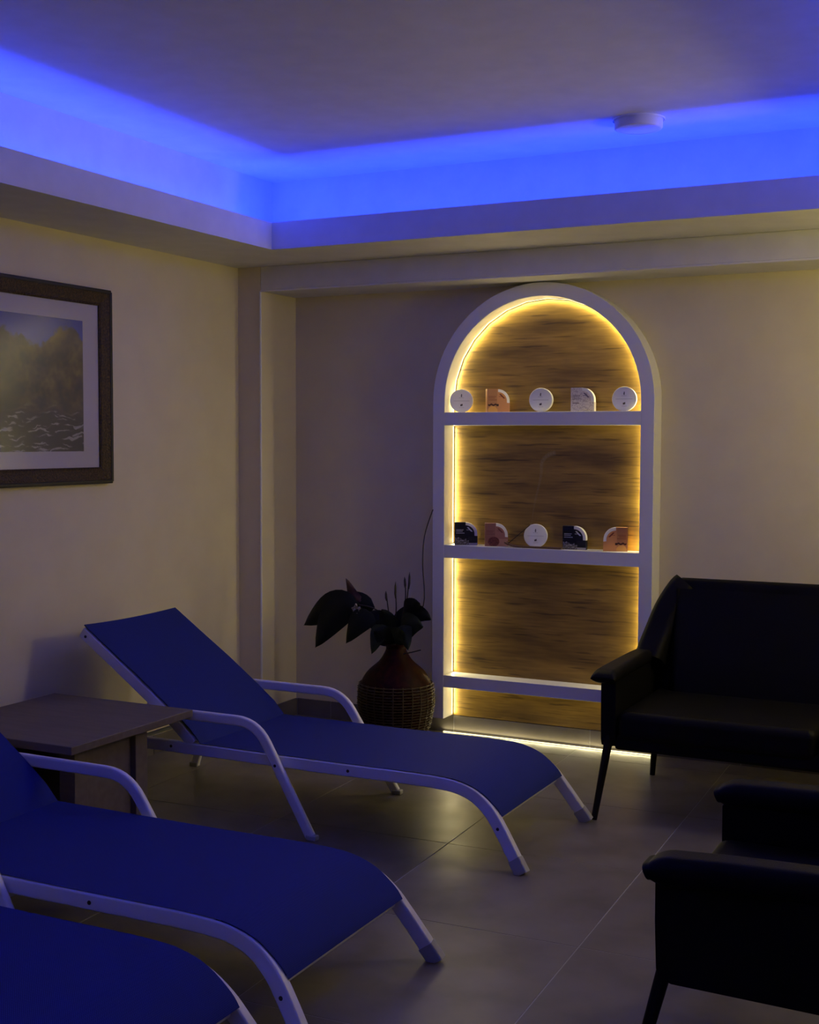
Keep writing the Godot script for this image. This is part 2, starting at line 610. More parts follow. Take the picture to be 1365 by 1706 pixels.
func tile_slab(poly: PackedVector2Array, h: float) -> Mesh:
	# polygon in x,z; top at h with a small chamfer
	var st := begin()
	var n := poly.size()
	var c := 0.0012
	var top := PackedVector2Array()
	for p in poly:
		top.append(p - p.normalized() * c)
	for i in range(1, n - 1):
		tri(st, Vector3(top[0].x, h, top[0].y), Vector3(top[i].x, h, top[i].y), Vector3(top[i + 1].x, h, top[i + 1].y), Vector3.UP, Vector3.UP, Vector3.UP)
	for i in n:
		var a := poly[i]
		var b := poly[(i + 1) % n]
		var ta := top[i]
		var tb := top[(i + 1) % n]
		var o := ((a + b) * 0.5)
		var e := (b - a).orthogonal().normalized()
		if e.dot(o) < 0:
			e = -e
		var s := Vector3(e.x, 0, e.y)
		flat_quad(st, Vector3(a.x, 0, a.y), Vector3(b.x, 0, b.y), Vector3(b.x, h - c, b.y), Vector3(a.x, h - c, a.y), s)
		flat_quad(st, Vector3(a.x, h - c, a.y), Vector3(b.x, h - c, b.y), Vector3(tb.x, h, tb.y), Vector3(ta.x, h, ta.y), (s + Vector3.UP).normalized())
	return st.commit()

# ---------------------------------------------------------------- lights of the room

func cove_lights() -> void:
	var y := SOFFIT_Y + 0.03
	var off := 0.095     # from the lip
	var runs := [
		[Vector3(LIP_L - off, y, LIP_B - off), Vector3(LIP_L - off, y, LIP_F + off), "left wall"],
		[Vector3(LIP_L - off, y, LIP_B - off), Vector3(LIP_R + off, y, LIP_B - off), "back wall"],
		[Vector3(LIP_R + off, y, LIP_B - off), Vector3(LIP_R + off, y, LIP_F + off), "right wall"],
		[Vector3(LIP_L - off, y, LIP_F + off), Vector3(LIP_R + off, y, LIP_F + off), "far end wall"],
	]
	for r in runs:
		var a: Vector3 = r[0]
		var b: Vector3 = r[1]
		var t := thing("led_strip", "blue light strip hidden in the ceiling cove along the %s" % r[2], "light strip", (a + b) * 0.5, 0, "blue cove light strips")
		var d := (b - a) * 0.5
		var w := Vector3(0.015, 0.0, 0.015)
		var s := d.abs().max(w)
		part(t, "glowing_tape", box_mesh(Vector3(-s.x, 0, -s.z), Vector3(s.x, 0.004, s.z)), M.cove_led)
		area(t, Vector3(0, 0.006, 0), Vector3.UP, d, Vector2(d.length() * 2.0, 0.03), BLUE, E_COVE * d.length() * 2.0)

func wall_lamp() -> void:
	var t := thing("wall_lamp", "warm lit cylindrical wall lamp on the right wall", "lamp", Vector3(ROOM_X - 0.15, 1.95, 0.9))
	part(t, "wall_plate", box_mesh(Vector3(0.13, -0.09, -0.05), Vector3(0.15, 0.09, 0.05), 0.006), M.white_lacquer)
	part(t, "bracket", sweep([Vector3(0.135, 0, 0), Vector3(0.0, 0, 0)], circle(0.01), Vector3.UP), M.white_lacquer)
	part(t, "lamp_shade", lathe([Vector2(0.0, -0.20), Vector2(0.115, -0.20), Vector2(0.12, -0.195), Vector2(0.12, 0.195), Vector2(0.115, 0.20), Vector2(0.0, 0.20)], 32), M.lamp_shade_glow)
	var l := OmniLight3D.new()
	l.name = "bulb"
	l.light_color = LAMPC.linear_to_srgb()
	l.light_energy = E_LAMP
	l.light_size = 0.12
	l.omni_range = 12.0
	l.omni_attenuation = 2.0
	l.shadow_enabled = true
	t.add_child(l)

# ---------------------------------------------------------------- arched shelf unit

const NX := 1.585
const NR := 0.534     # centre-line radius of the arch
const NZ := 0.125
const SPRING := 1.69
const FRAME_W := 0.065

func shelf_unit() -> void:
	var t := thing("arched_shelf_unit", "tall white arched shelf unit with lit wood back on the back wall", "shelf unit", Vector3(NX, 0.093, 0.0))
	var o := -t.position
	var path := [Vector3(NX - NR, 0.093, NZ * 0.5), Vector3(NX - NR, 0.9, NZ * 0.5)]
	var k := 40
	for i in k + 1:
		var a := PI - PI * i / k
		path.append(Vector3(NX + cos(a) * NR, SPRING + sin(a) * NR, NZ * 0.5))
	path.append(Vector3(NX + NR, 0.9, NZ * 0.5))
	path.append(Vector3(NX + NR, 0.093, NZ * 0.5))
	for i in path.size():
		path[i] += o
	part(t, "frame", sweep(path, rounded(NZ, FRAME_W, 0.003, 2), Vector3(0, 0, 1)), M.white_lacquer)
	# wood back
	var ri := NR - FRAME_W * 0.5 + 0.004
	var poly := PackedVector2Array([Vector2(-ri, 0.0), Vector2(ri, 0.0)])
	for i in 33:
		var a := PI * i / 32
		poly.append(Vector2(cos(a) * ri, SPRING - 0.093 + sin(a) * ri))
	part(t, "back_panel", extrude(poly, 0.0, 0.012), M.oak_laminate)
	var xi := NR - FRAME_W * 0.5 + 0.002
	for y in [[0.254, 0.315], [0.910, 0.975], [1.573, 1.638]]:
		part(t, "shelf", box_mesh(Vector3(-xi, y[0] - 0.093, 0.012), Vector3(xi, y[1] - 0.093, NZ - 0.0008), 0.002), M.white_lacquer)
	# warm tape in the rear corners of the frame
	var off := 0.002
	var zl := 0.012 + 0.009
	var inner := NR - FRAME_W * 0.5
	for s in [-1.0, 1.0]:
		for seg in [[0.10, 0.25], [0.32, 0.905], [0.98, 1.568], [1.643, SPRING]]:
			var a := Vector3(s * (inner - off), seg[0] - 0.093, zl)
			led(t, a, Vector3(a.x, seg[1] - 0.093, zl), Vector3(-s, 0, 0.15))
	var m := 14
	for i in m:
		var a0 := PI * i / m
		var a1 := PI * (i + 1) / m
		var am := (a0 + a1) * 0.5
		var rr := inner - off
		var y0 := SPRING - 0.093
		led(t, Vector3(cos(a0) * rr, y0 + sin(a0) * rr, zl), Vector3(cos(a1) * rr, y0 + sin(a1) * rr, zl), Vector3(-cos(am), -sin(am), 0.15))
	# tape on the floor along the foot of the skirting, under the unit
	var f := thing("led_strip", "warm light strip on the floor along the skirting under the arched shelf unit", "light strip", Vector3(NX, 0.0, 0.018))
	part(f, "glowing_tape", box_mesh(Vector3(-0.55, 0, -0.004), Vector3(0.55, 0.003, 0.004)), M.warm_led)
	area(f, Vector3(0, 0.006, 0.004), Vector3(0, 1, 0.6), Vector3.RIGHT, Vector2(1.1, 0.006), WARM, E_FLOOR * 1.1)

func led(t: Node3D, a: Vector3, b: Vector3, facing: Vector3) -> void:
	var d := b - a
	part(t, "light_tape", sweep([a, b], rounded(0.005, 0.002, 0.0005, 1), Vector3(0, 0, 1)), M.warm_led)
	area(t, (a + b) * 0.5 + facing.normalized() * 0.002, facing, d, Vector2(d.length() * 0.98, 0.006), WARM, E_NICHE * d.length())

# ---------------------------------------------------------------- products on the shelves

func print_texture(kind: String) -> ImageTexture:
	var n := 96
	var im := Image.create(n, n, false, Image.FORMAT_RGB8)
	var no := FastNoiseLite.new()
	no.seed = kind.length() * 13
	no.frequency = 0.06
	if kind == "tin":
		im.fill(Color(0.94, 0.94, 0.93))
		var ink := Color(0.16, 0.15, 0.17)
		im.fill_rect(Rect2i(46, 18, 4, 5), ink)      # small emblem: a flame over a foot
		im.fill_rect(Rect2i(45, 24, 5, 5), ink)
		im.fill_rect(Rect2i(47, 30, 2, 2), ink)
		for i in 22:
			im.fill_rect(Rect2i(36 + i, 34, 1, 1), Color(0.62, 0.61, 0.62))
		im.fill_rect(Rect2i(12, 48, 72, 1), Color(0.58, 0.57, 0.60))
		im.fill_rect(Rect2i(43, 64, 5, 8), Color(0.25, 0.23, 0.24))
		im.fill_rect(Rect2i(48, 62, 5, 9), Color(0.35, 0.32, 0.33))
		im.fill_rect(Rect2i(38, 78, 22, 1), Color(0.70, 0.62, 0.62))
		return ImageTexture.create_from_image(im)
	var base: Color = {"orange": Color(0.80, 0.56, 0.36), "marble": Color(0.88, 0.84, 0.80), "black": Color(0.03, 0.03, 0.035), "rose": Color(0.62, 0.42, 0.36)}[kind]
	var ink: Color = {"orange": Color(0.45, 0.17, 0.10), "marble": Color(0.25, 0.22, 0.24), "black": Color(0.85, 0.85, 0.85), "rose": Color(0.40, 0.20, 0.17)}[kind]
	for y in n:
		for x in n:
			var v := no.get_noise_2d(x, y)
			var c := base
			if kind == "marble":
				c = base.lerp(Color(0.50, 0.42, 0.42), 0.55 - 4.0 * absf(v)) if absf(v) < 0.10 else base
			elif x < 42:
				c = base.darkened(0.10)
			im.set_pixel(x, y, c)
	# lines of small print, too fine to read
	for l in [[6, 30, 30], [6, 36, 26], [6, 44, 34], [50, 30, 20]]:
		var x: int = l[0]
		while x < l[0] + l[2]:
			im.fill_rect(Rect2i(x, l[1], 3, 3 if kind == "black" else 2), ink)
			x += 4
	# slanted flash
	for i in 18:
		im.fill_rect(Rect2i(52 + i, 20 + i, 7, 2), ink if kind != "marble" else Color(0.45, 0.40, 0.42))
	# picture along the lower half
	if kind == "orange":
		for i in 38:
			im.fill_rect(Rect2i(4 + i, 62 + int(3 * sin(i * 0.35)), 1, 7), Color(0.25, 0.09, 0.06))
		im.fill_rect(Rect2i(40, 62, 9, 9), Color(0.20, 0.07, 0.05))
		for y in range(68, n):
			for x in range(2, 44):
				if Vector2((x - 23) / 21.0, (y - 92) / 22.0).length() < 1.0:
					im.set_pixel(x, y, Color(0.88, 0.66, 0.34))
	elif kind == "black":
		for y in range(56, n):
			for x in n:
				var v := no.get_noise_2d(x * 1.4, y * 2.0)
				if y > 62 + 0.25 * x - 14 * v and x < 60:
					im.set_pixel(x, y, Color(0.36, 0.34, 0.33).lightened(clampf(v, 0, 0.5)))
				elif y > 86:
					im.set_pixel(x, y, Color(0.66, 0.65, 0.66))
		im.fill_rect(Rect2i(58, 60, 38, 16), Color(0.12, 0.12, 0.12))
	elif kind == "rose":
		for y in n:
			for x in n:
				if Vector2((x - 36) / 24.0, (y - 76) / 20.0).length() < 1.0:
					im.set_pixel(x, y, Color(0.30, 0.12, 0.10).lerp(Color(0.50, 0.26, 0.22), clampf(0.5 + no.get_noise_2d(x * 2.0, y * 2.0), 0, 1)))
				elif x > 44 and y > 64:
					im.set_pixel(x, y, Color(0.70, 0.52, 0.42))
	else:
		im.fill_rect(Rect2i(6, 60, 28, 3), Color(0.42, 0.34, 0.34))
	return ImageTexture.create_from_image(im)

func print_mat(kind: String) -> StandardMaterial3D:
	var key := "print_" + kind
	if not M.has(key):
		var m := mat(key, Color(1, 1, 1), 0.45)
		m.albedo_texture = print_texture(kind)
	return M[key]

func tin(at: Vector3, turn: float, label: String) -> void:
	var t := thing("round_tin", label, "tin", at, turn, "round white tins on the arched shelves")
	var r := 0.058
	var d := 0.030
	# lies on its edge, lid towards +z
	var st := begin()
	add_lathe(st, [Vector2(0, 0), Vector2(r - 0.003, 0), Vector2(r - 0.001, 0.002), Vector2(r - 0.001, d - 0.013), Vector2(r - 0.003, d - 0.0125)], 40)
	part(t, "body", st.commit(), M.tin_white, Vector3(0, r, -d * 0.5), Vector3(PI / 2, 0, 0))
	var lid := part(t, "lid", lathe([Vector2(r - 0.004, d - 0.012), Vector2(r, d - 0.012), Vector2(r, d - 0.002), Vector2(r - 0.002, d), Vector2(0, d)], 40), M.tin_white, Vector3(0, r, -d * 0.5), Vector3(PI / 2, 0, 0))
	var st2 := begin()
	var k := 40
	for i in k:
		var a := TAU * i / k
		var b := TAU * (i + 1) / k
		var q := 0.053
		var n := Vector3(0, 0, 1)
		tri(st2, Vector3(0, 0, 0), Vector3(cos(a) * q, sin(a) * q, 0), Vector3(cos(b) * q, sin(b) * q, 0), n, n, n, Vector2(0.5, 0.5), Vector2(0.5 + cos(a) * 0.5, 0.5 - sin(a) * 0.5), Vector2(0.5 + cos(b) * 0.5, 0.5 - sin(b) * 0.5))
	var lab := part(t, "printed_label", st2.commit(), print_mat("tin"), Vector3(0, r, d * 0.5 + 0.0006))
	lab.set_meta("label", "pale printed lid with small dark emblem")

func soap_box(at: Vector3, turn: float, kind: String, label: String, mirror := false) -> void:
	var t := thing("soap_box", label, "soap box", at, turn, "round-cornered soap boxes on the arched shelves")
	var s := 0.113
	var d := 0.034
	var mx := -1.0 if mirror else 1.0
	# the white soap inside: square with one large round corner
	var body := PackedVector2Array([Vector2(-s / 2, 0.001), Vector2(s / 2, 0.001)])
	var rr := s * 0.52
	for i in 13:
		var a := PI * 0.5 * i / 12
		body.append(Vector2(s / 2 - rr + cos(a) * rr, s - rr + sin(a) * rr))
	body.append(Vector2(-s / 2, s))
	part(t, "soap", extrude(flip_x(body, mx), -d * 0.5 + 0.001, d * 0.5 - 0.001), M.tin_white)
	# printed sleeve: the left strip, the lower half and a quarter disc inside the round corner
	var sleeve := PackedVector2Array([Vector2(-s / 2 - 0.001, 0), Vector2(s / 2 + 0.001, 0), Vector2(s / 2 + 0.001, s * 0.40), Vector2(s / 2 - 0.014, s * 0.41)])
	var r2 := rr - 0.014
	for i in range(1, 12):
		var a := PI * 0.5 * i / 12
		sleeve.append(Vector2(s / 2 - rr + cos(a) * r2, s - rr + sin(a) * r2))
	sleeve.append_array(PackedVector2Array([Vector2(s / 2 - rr, s - 0.014), Vector2(s / 2 - rr, s + 0.001), Vector2(-s / 2 - 0.001, s + 0.001)]))
	var edge: StandardMaterial3D
	var key := "card_" + kind
	if not M.has(key):
		mat(key, {"orange": Color(0.82, 0.60, 0.38), "marble": Color(0.78, 0.74, 0.70), "black": Color(0.05, 0.05, 0.05), "rose": Color(0.72, 0.55, 0.48)}[kind], 0.5)
	edge = M[key]
	var sl := part(t, "sleeve", extrude(flip_x(sleeve, mx), -d * 0.5, d * 0.5), edge)
	var st := begin()
	var idx := Geometry2D.triangulate_polygon(sleeve)
	for k in range(0, idx.size(), 3):
		var p := []
		var u := []
		for j in 3:
			var v := sleeve[idx[k + j]]
			p.append(Vector3(v.x * mx, v.y, d * 0.5 + 0.0005))
			u.append(Vector2(v.x / s + 0.5, 1.0 - v.y / s))
		var n := Vector3(0, 0, 1)
		tri(st, p[0], p[1], p[2], n, n, n, u[0], u[1], u[2])
	part(sl, "printed_front", st.commit(), print_mat(kind))

func flip_x(p: PackedVector2Array, mx: float) -> PackedVector2Array:
	var out := PackedVector2Array()
	for v in p:
		out.append(Vector2(v.x * mx, v.y))
	return out

func products() -> void:
	var ty := 1.638
	tin(Vector3(1.147, ty, 0.062), 0.42, "round white tin beside the post nearer the vase on the top arched shelf")
	soap_box(Vector3(1.344, ty, 0.064), 0.6, "orange", "orange printed soap box between two tins on the top shelf")
	tin(Vector3(1.571, ty, 0.058), 0.1, "round white tin standing in the middle of the top arched shelf")
	soap_box(Vector3(1.785, ty, 0.058), 0.05, "marble", "grey marbled soap box on the top arched shelf")
	tin(Vector3(1.99, ty, 0.062), 0.12, "round white tin beside the post nearer the sofa on the top arched shelf")
	var my := 0.975
	soap_box(Vector3(1.176, my, 0.062), 0.42, "black", "black soap box beside the post nearer the vase on the middle shelf")
	soap_box(Vector3(1.340, my, 0.060), 0.42, "rose", "rose brown soap box with a dark flower print on the middle shelf")
	tin(Vector3(1.545, my, 0.048), 0.25, "round white tin behind the incense holder on the middle shelf")
	soap_box(Vector3(1.752, my, 0.062), 0.1, "black", "black soap box between the white tin and the orange box on the middle shelf")
	soap_box(Vector3(1.952, my, 0.058), 0.3, "orange", "orange soap box beside the post nearer the sofa on the middle shelf", true)

func incense() -> void:
	var y := 0.975
	var t := thing("incense_holder", "slim dark wooden incense holder with an upturned end on the middle shelf", "incense holder", Vector3(1.55, y, 0.098))
	var path := smooth_path([Vector3(0.15, 0.004, 0), Vector3(0.05, 0.0035, 0), Vector3(-0.07, 0.004, 0), Vector3(-0.115, 0.010, 0), Vector3(-0.145, 0.022, 0)], 5)
	part(t, "tray", sweep(path, rounded(0.034, 0.005, 0.002, 2), Vector3(0, 0, 1)), M.incense_wood)
	part(t, "rim", sweep(path.map(func(p): return p + Vector3(0, 0.003, 0.016)), rounded(0.003, 0.004, 0.001, 1), Vector3(0, 0, 1)), M.incense_wood)
	part(t, "rim", sweep(path.map(func(p): return p + Vector3(0, 0.003, -0.016)), rounded(0.003, 0.004, 0.001, 1), Vector3(0, 0, 1)), M.incense_wood)
	var s := thing("incense_stick", "thin dark incense stick leaning over the holder's upturned end", "incense stick", Vector3(1.415, y + 0.015, 0.098))
	part(s, "stick", sweep([Vector3(0, 0, 0), Vector3(0.118, 0.098, 0)], circle(0.0017, 8), Vector3.UP), M.incense_stick)
	part(s, "ash_tip", sweep([Vector3(0.118, 0.098, 0), Vector3(0.124, 0.103, 0)], circle(0.0022, 8), Vector3.UP), M.petal)
	# a thin thread of smoke that opens towards the top
	var k := thing("incense_smoke", "thin pale wisp of smoke rising from the incense stick", "smoke", Vector3(1.54, y + 0.12, 0.098))
	k.set_meta("kind", "stuff")
	var fm := FogMaterial.new()
	fm.resource_name = "smoke"
	fm.albedo = Color(0.92, 0.93, 0.96)
	fm.density = 2.5
	var pts := smooth_path([Vector3(0.0, 0.0, 0), Vector3(0.008, 0.05, 0), Vector3(0.022, 0.12, 0.004), Vector3(0.038, 0.19, 0.0), Vector3(0.048, 0.25, -0.004), Vector3(0.052, 0.30, 0.0), Vector3(0.085, 0.335, 0.004), Vector3(0.120, 0.345, 0.0)], 3)
	for i in pts.size() - 1:
		var f := FogVolume.new()
		f.name = "smoke_puff"
		f.shape = RenderingServer.FOG_VOLUME_SHAPE_ELLIPSOID
		var a: Vector3 = pts[i]
		var b: Vector3 = pts[i + 1]
		var w := 0.006 + 0.0011 * i
		f.size = Vector3(w, a.distance_to(b) * 1.5, w)
		f.material = fm
		k.add_child(f, true)
		f.position = (a + b) * 0.5
		var dir := (b - a).normalized()
		f.basis = Basis(dir.cross(Vector3.BACK).normalized(), dir, Vector3.BACK.slerp(Vector3.BACK, 0.0))

# ---------------------------------------------------------------- loungers

const RAIL_Z := 0.30

func loungers() -> void:
	var spots := [
		[Vector3(0.015, 0, 1.51), "blue sun lounger between the brown side table and the vase"],
		[Vector3(0.065, 0, 3.0), "blue sun lounger between the brown side table and another blue lounger"],
		[Vector3(0.045, 0, 3.80), "blue sun lounger farthest from the vase and from the side table"],
	]
	for i in spots.size():
		lounger(spots[i][0], spots[i][1])

func lounger(at: Vector3, label: String) -> void:
	var t := thing("sun_lounger", label, "sun lounger", at, 0, "blue sun loungers in a row along the left wall")
	var prof := rounded(0.030, 0.046, 0.006, 2)
	for s in [-1.0, 1.0]:
		var z: float = s * (RAIL_Z - 0.0)
		# side rail that bends down into the foot leg, splayed a little outwards
		var pts := [Vector3(0.30, 0.272, z), Vector3(0.8, 0.272, z), Vector3(1.3, 0.270, z), Vector3(1.72, 0.272, z), Vector3(1.84, 0.270, z), Vector3(1.915, 0.262, z), Vector3(1.985, 0.238, z + s * 0.004), Vector3(2.045, 0.192, z + s * 0.012), Vector3(2.09, 0.135, z + s * 0.022), Vector3(2.135, 0.070, z + s * 0.034), Vector3(2.165, 0.026, z + s * 0.042)]
		var rail := part(t, "side_rail", sweep(smooth_path(pts, 4), prof, Vector3(0, 0, 1)), M.lounger_frame)
		var fc := begin()
		add_sweep(fc, [Vector3(2.150, 0.047, z + s * 0.038), Vector3(2.176, 0.010, z + s * 0.045), Vector3(2.181, 0.002, z + s * 0.046)], rounded(0.034, 0.051, 0.006, 2), Vector3(0, 0, 1))
		part(rail, "foot_cap", fc.commit(), M.foot_plastic)
		for bx in [[0.66, 0.274], [1.47, 0.270], [2.082, 0.142]]:
			part(rail, "bolt", sweep([Vector3(bx[0], bx[1], z + s * 0.010 + (s * 0.02 if bx[0] > 2 else 0.0)), Vector3(bx[0], bx[1], z + s * 0.0165 + (s * 0.02 if bx[0] > 2 else 0.0))], circle(0.006, 10), Vector3.UP), M.bolt)
		# arm: rises from a rear leg, runs level and drops into the middle leg
		var za: float = z + s * 0.030
		var ap := round_path([Vector3(0.30, 0.012, za + s * 0.01), Vector3(0.43, 0.414, za), Vector3(1.078, 0.414, za), Vector3(1.330, 0.012, za + s * 0.02)], [0, 0.10, 0.09, 0], 7)
		var arm := part(t, "armrest", sweep(ap, rounded(0.024, 0.040, 0.008, 2), Vector3(0, 0, 1)), M.lounger_frame)
		for f in [Vector3(0.296, 0.0, za + s * 0.01), Vector3(1.337, 0.0, za + s * 0.02)]:
			part(arm, "foot_cap", box_mesh(f + Vector3(-0.022, 0, -0.015), f + Vector3(0.022, 0.02, 0.015), 0.005), M.foot_plastic)
		for b in [Vector3(1.172, 0.262, 0), Vector3(1.212, 0.2, 0)]:
			part(arm, "bolt", sweep([b + Vector3(0, 0, za + s * 0.016), b + Vector3(0, 0, za + s * 0.021)], circle(0.006, 10), Vector3.UP), M.bolt)
		# backrest side tube
		var bt := part(t, "backrest_tube", sweep(smooth_path([Vector3(0.758, 0.291, z - s * 0.002), Vector3(0.725, 0.322, z - s * 0.002), Vector3(0.640, 0.392, z - s * 0.002), Vector3(0.490, 0.501, z - s * 0.002), Vector3(0.203, 0.700, z - s * 0.002)], 4), rounded(0.028, 0.048, 0.006, 2), Vector3(0, 0, 1)), M.lounger_frame)
		part(bt, "bolt", sweep([Vector3(0.225, 0.683, z + s * 0.010), Vector3(0.225, 0.683, z + s * 0.0145)], circle(0.006, 10), Vector3.UP), M.bolt)
	# cross bars
	for c in [Vector3(0.34, 0.262, 0), Vector3(0.80, 0.262, 0), Vector3(1.15, 0.235, 0), Vector3(2.055, 0.168, 0)]:
		part(t, "cross_bar", sweep([c + Vector3(0, 0, -RAIL_Z), c + Vector3(0, 0, RAIL_Z)], rounded(0.026, 0.026, 0.006, 2), Vector3.RIGHT), M.lounger_frame)
	part(t, "cross_bar", sweep([Vector3(0.225, 0.680, -RAIL_Z), Vector3(0.225, 0.680, RAIL_Z)], rounded(0.026, 0.026, 0.006, 2), Vector3.RIGHT), M.lounger_frame)
	# strut that holds the backrest up
	for s in [-1.0, 1.0]:
		part(t, "strut", sweep([Vector3(0.52, 0.470, s * 0.24), Vector3(0.42, 0.262, s * 0.24)], circle(0.009, 10), Vector3.RIGHT), M.lounger_frame)
	part(t, "strut", sweep([Vector3(0.42, 0.262, -0.30), Vector3(0.42, 0.262, 0.30)], circle(0.009, 10), Vector3.UP), M.lounger_frame)
	# stretched mesh fabric: seat and back, each a thin padded sheet with a slight sag
	var seat := []
	for p in smooth_path([Vector3(0.79, 0.2975, 0), Vector3(1.1, 0.2965, 0), Vector3(1.4, 0.2955, 0), Vector3(1.72, 0.2975, 0), Vector3(1.85, 0.2955, 0), Vector3(1.925, 0.287, 0), Vector3(2.000, 0.261, 0), Vector3(2.064, 0.212, 0), Vector3(2.088, 0.180, 0)], 4):
		seat.append(p)
	part(t, "seat_fabric", sheet(seat, RAIL_Z + 0.009, 0.006), M.lounger_mesh)
	var back := [Vector3(0.215, 0.732, 0), Vector3(0.35, 0.639, 0), Vector3(0.51, 0.531, 0), Vector3(0.66, 0.422, 0), Vector3(0.75, 0.352, 0), Vector3(0.80, 0.298, 0)]
	part(t, "back_fabric", sheet(back, RAIL_Z + 0.009, 0.010), M.lounger_mesh)

func sheet(path: Array, half: float, sag: float) -> Mesh:
	var st := begin()
	var n := path.size()
	var k := 9
	for face in [0, 1]:
		var P := []
		for i in n:
			var t: Vector3 = (path[mini(i + 1, n - 1)] - path[maxi(i - 1, 0)]).normalized()
			var up := Vector3(-t.y, t.x, 0)
			if up.y < 0:
				up = -up
			for j in k:
				var v := 2.0 * j / (k - 1) - 1.0
				P.append(path[i] + Vector3(0, 0, half * v) - up * (sag * (1.0 - v * v) + (0.003 if face == 1 else 0.0)))
		var g: Vector3 = (P[k + 1] - P[0]).cross(P[1] - P[k])
		var want := 1.0 if face == 0 else -1.0
		add_net(st, P, n, k, false, false, g.y * want < 0)
	return st.commit()

# ---------------------------------------------------------------- side table

func side_table() -> void:
	var t := thing("side_table", "square brown side table between two blue sun loungers", "table", Vector3(0.475, 0, 2.232))
	var a := Vector3(-0.35, 0.418, -0.35)
	part(t, "table_top", box_mesh(a, Vector3(0.35, 0.448, 0.345), 0.004), M.table_laminate)
	for x in [-0.25, 0.25]:
		for z in [-0.115, 0.22]:
			part(t, "leg", box_mesh(Vector3(x - 0.035, 0, z - 0.035), Vector3(x + 0.035, 0.418, z + 0.035), 0.003), M.table_laminate)
	for x in [-0.25, 0.25]:
		part(t, "side_panel", box_mesh(Vector3(x - 0.012, 0.03, -0.08), Vector3(x + 0.012, 0.418, 0.185), 0.002), M.table_laminate)
	part(t, "rear_panel", box_mesh(Vector3(-0.215, 0.03, -0.127), Vector3(0.215, 0.418, -0.103), 0.002), M.table_laminate)

# ---------------------------------------------------------------- sofa and armchair

func sofas() -> void:
	seat_furniture("sofa", "black leather sofa with slim splayed legs by the back wall", "sofa", Vector3(3.05, 0, 0.28), 0.0, 0.81, 0.568, 0.838, 2)
	seat_furniture("armchair", "black leather armchair facing the loungers", "armchair", Vector3(3.81, 0, 2.775), -PI / 2, 0.34, 0.540, 0.812, 1)

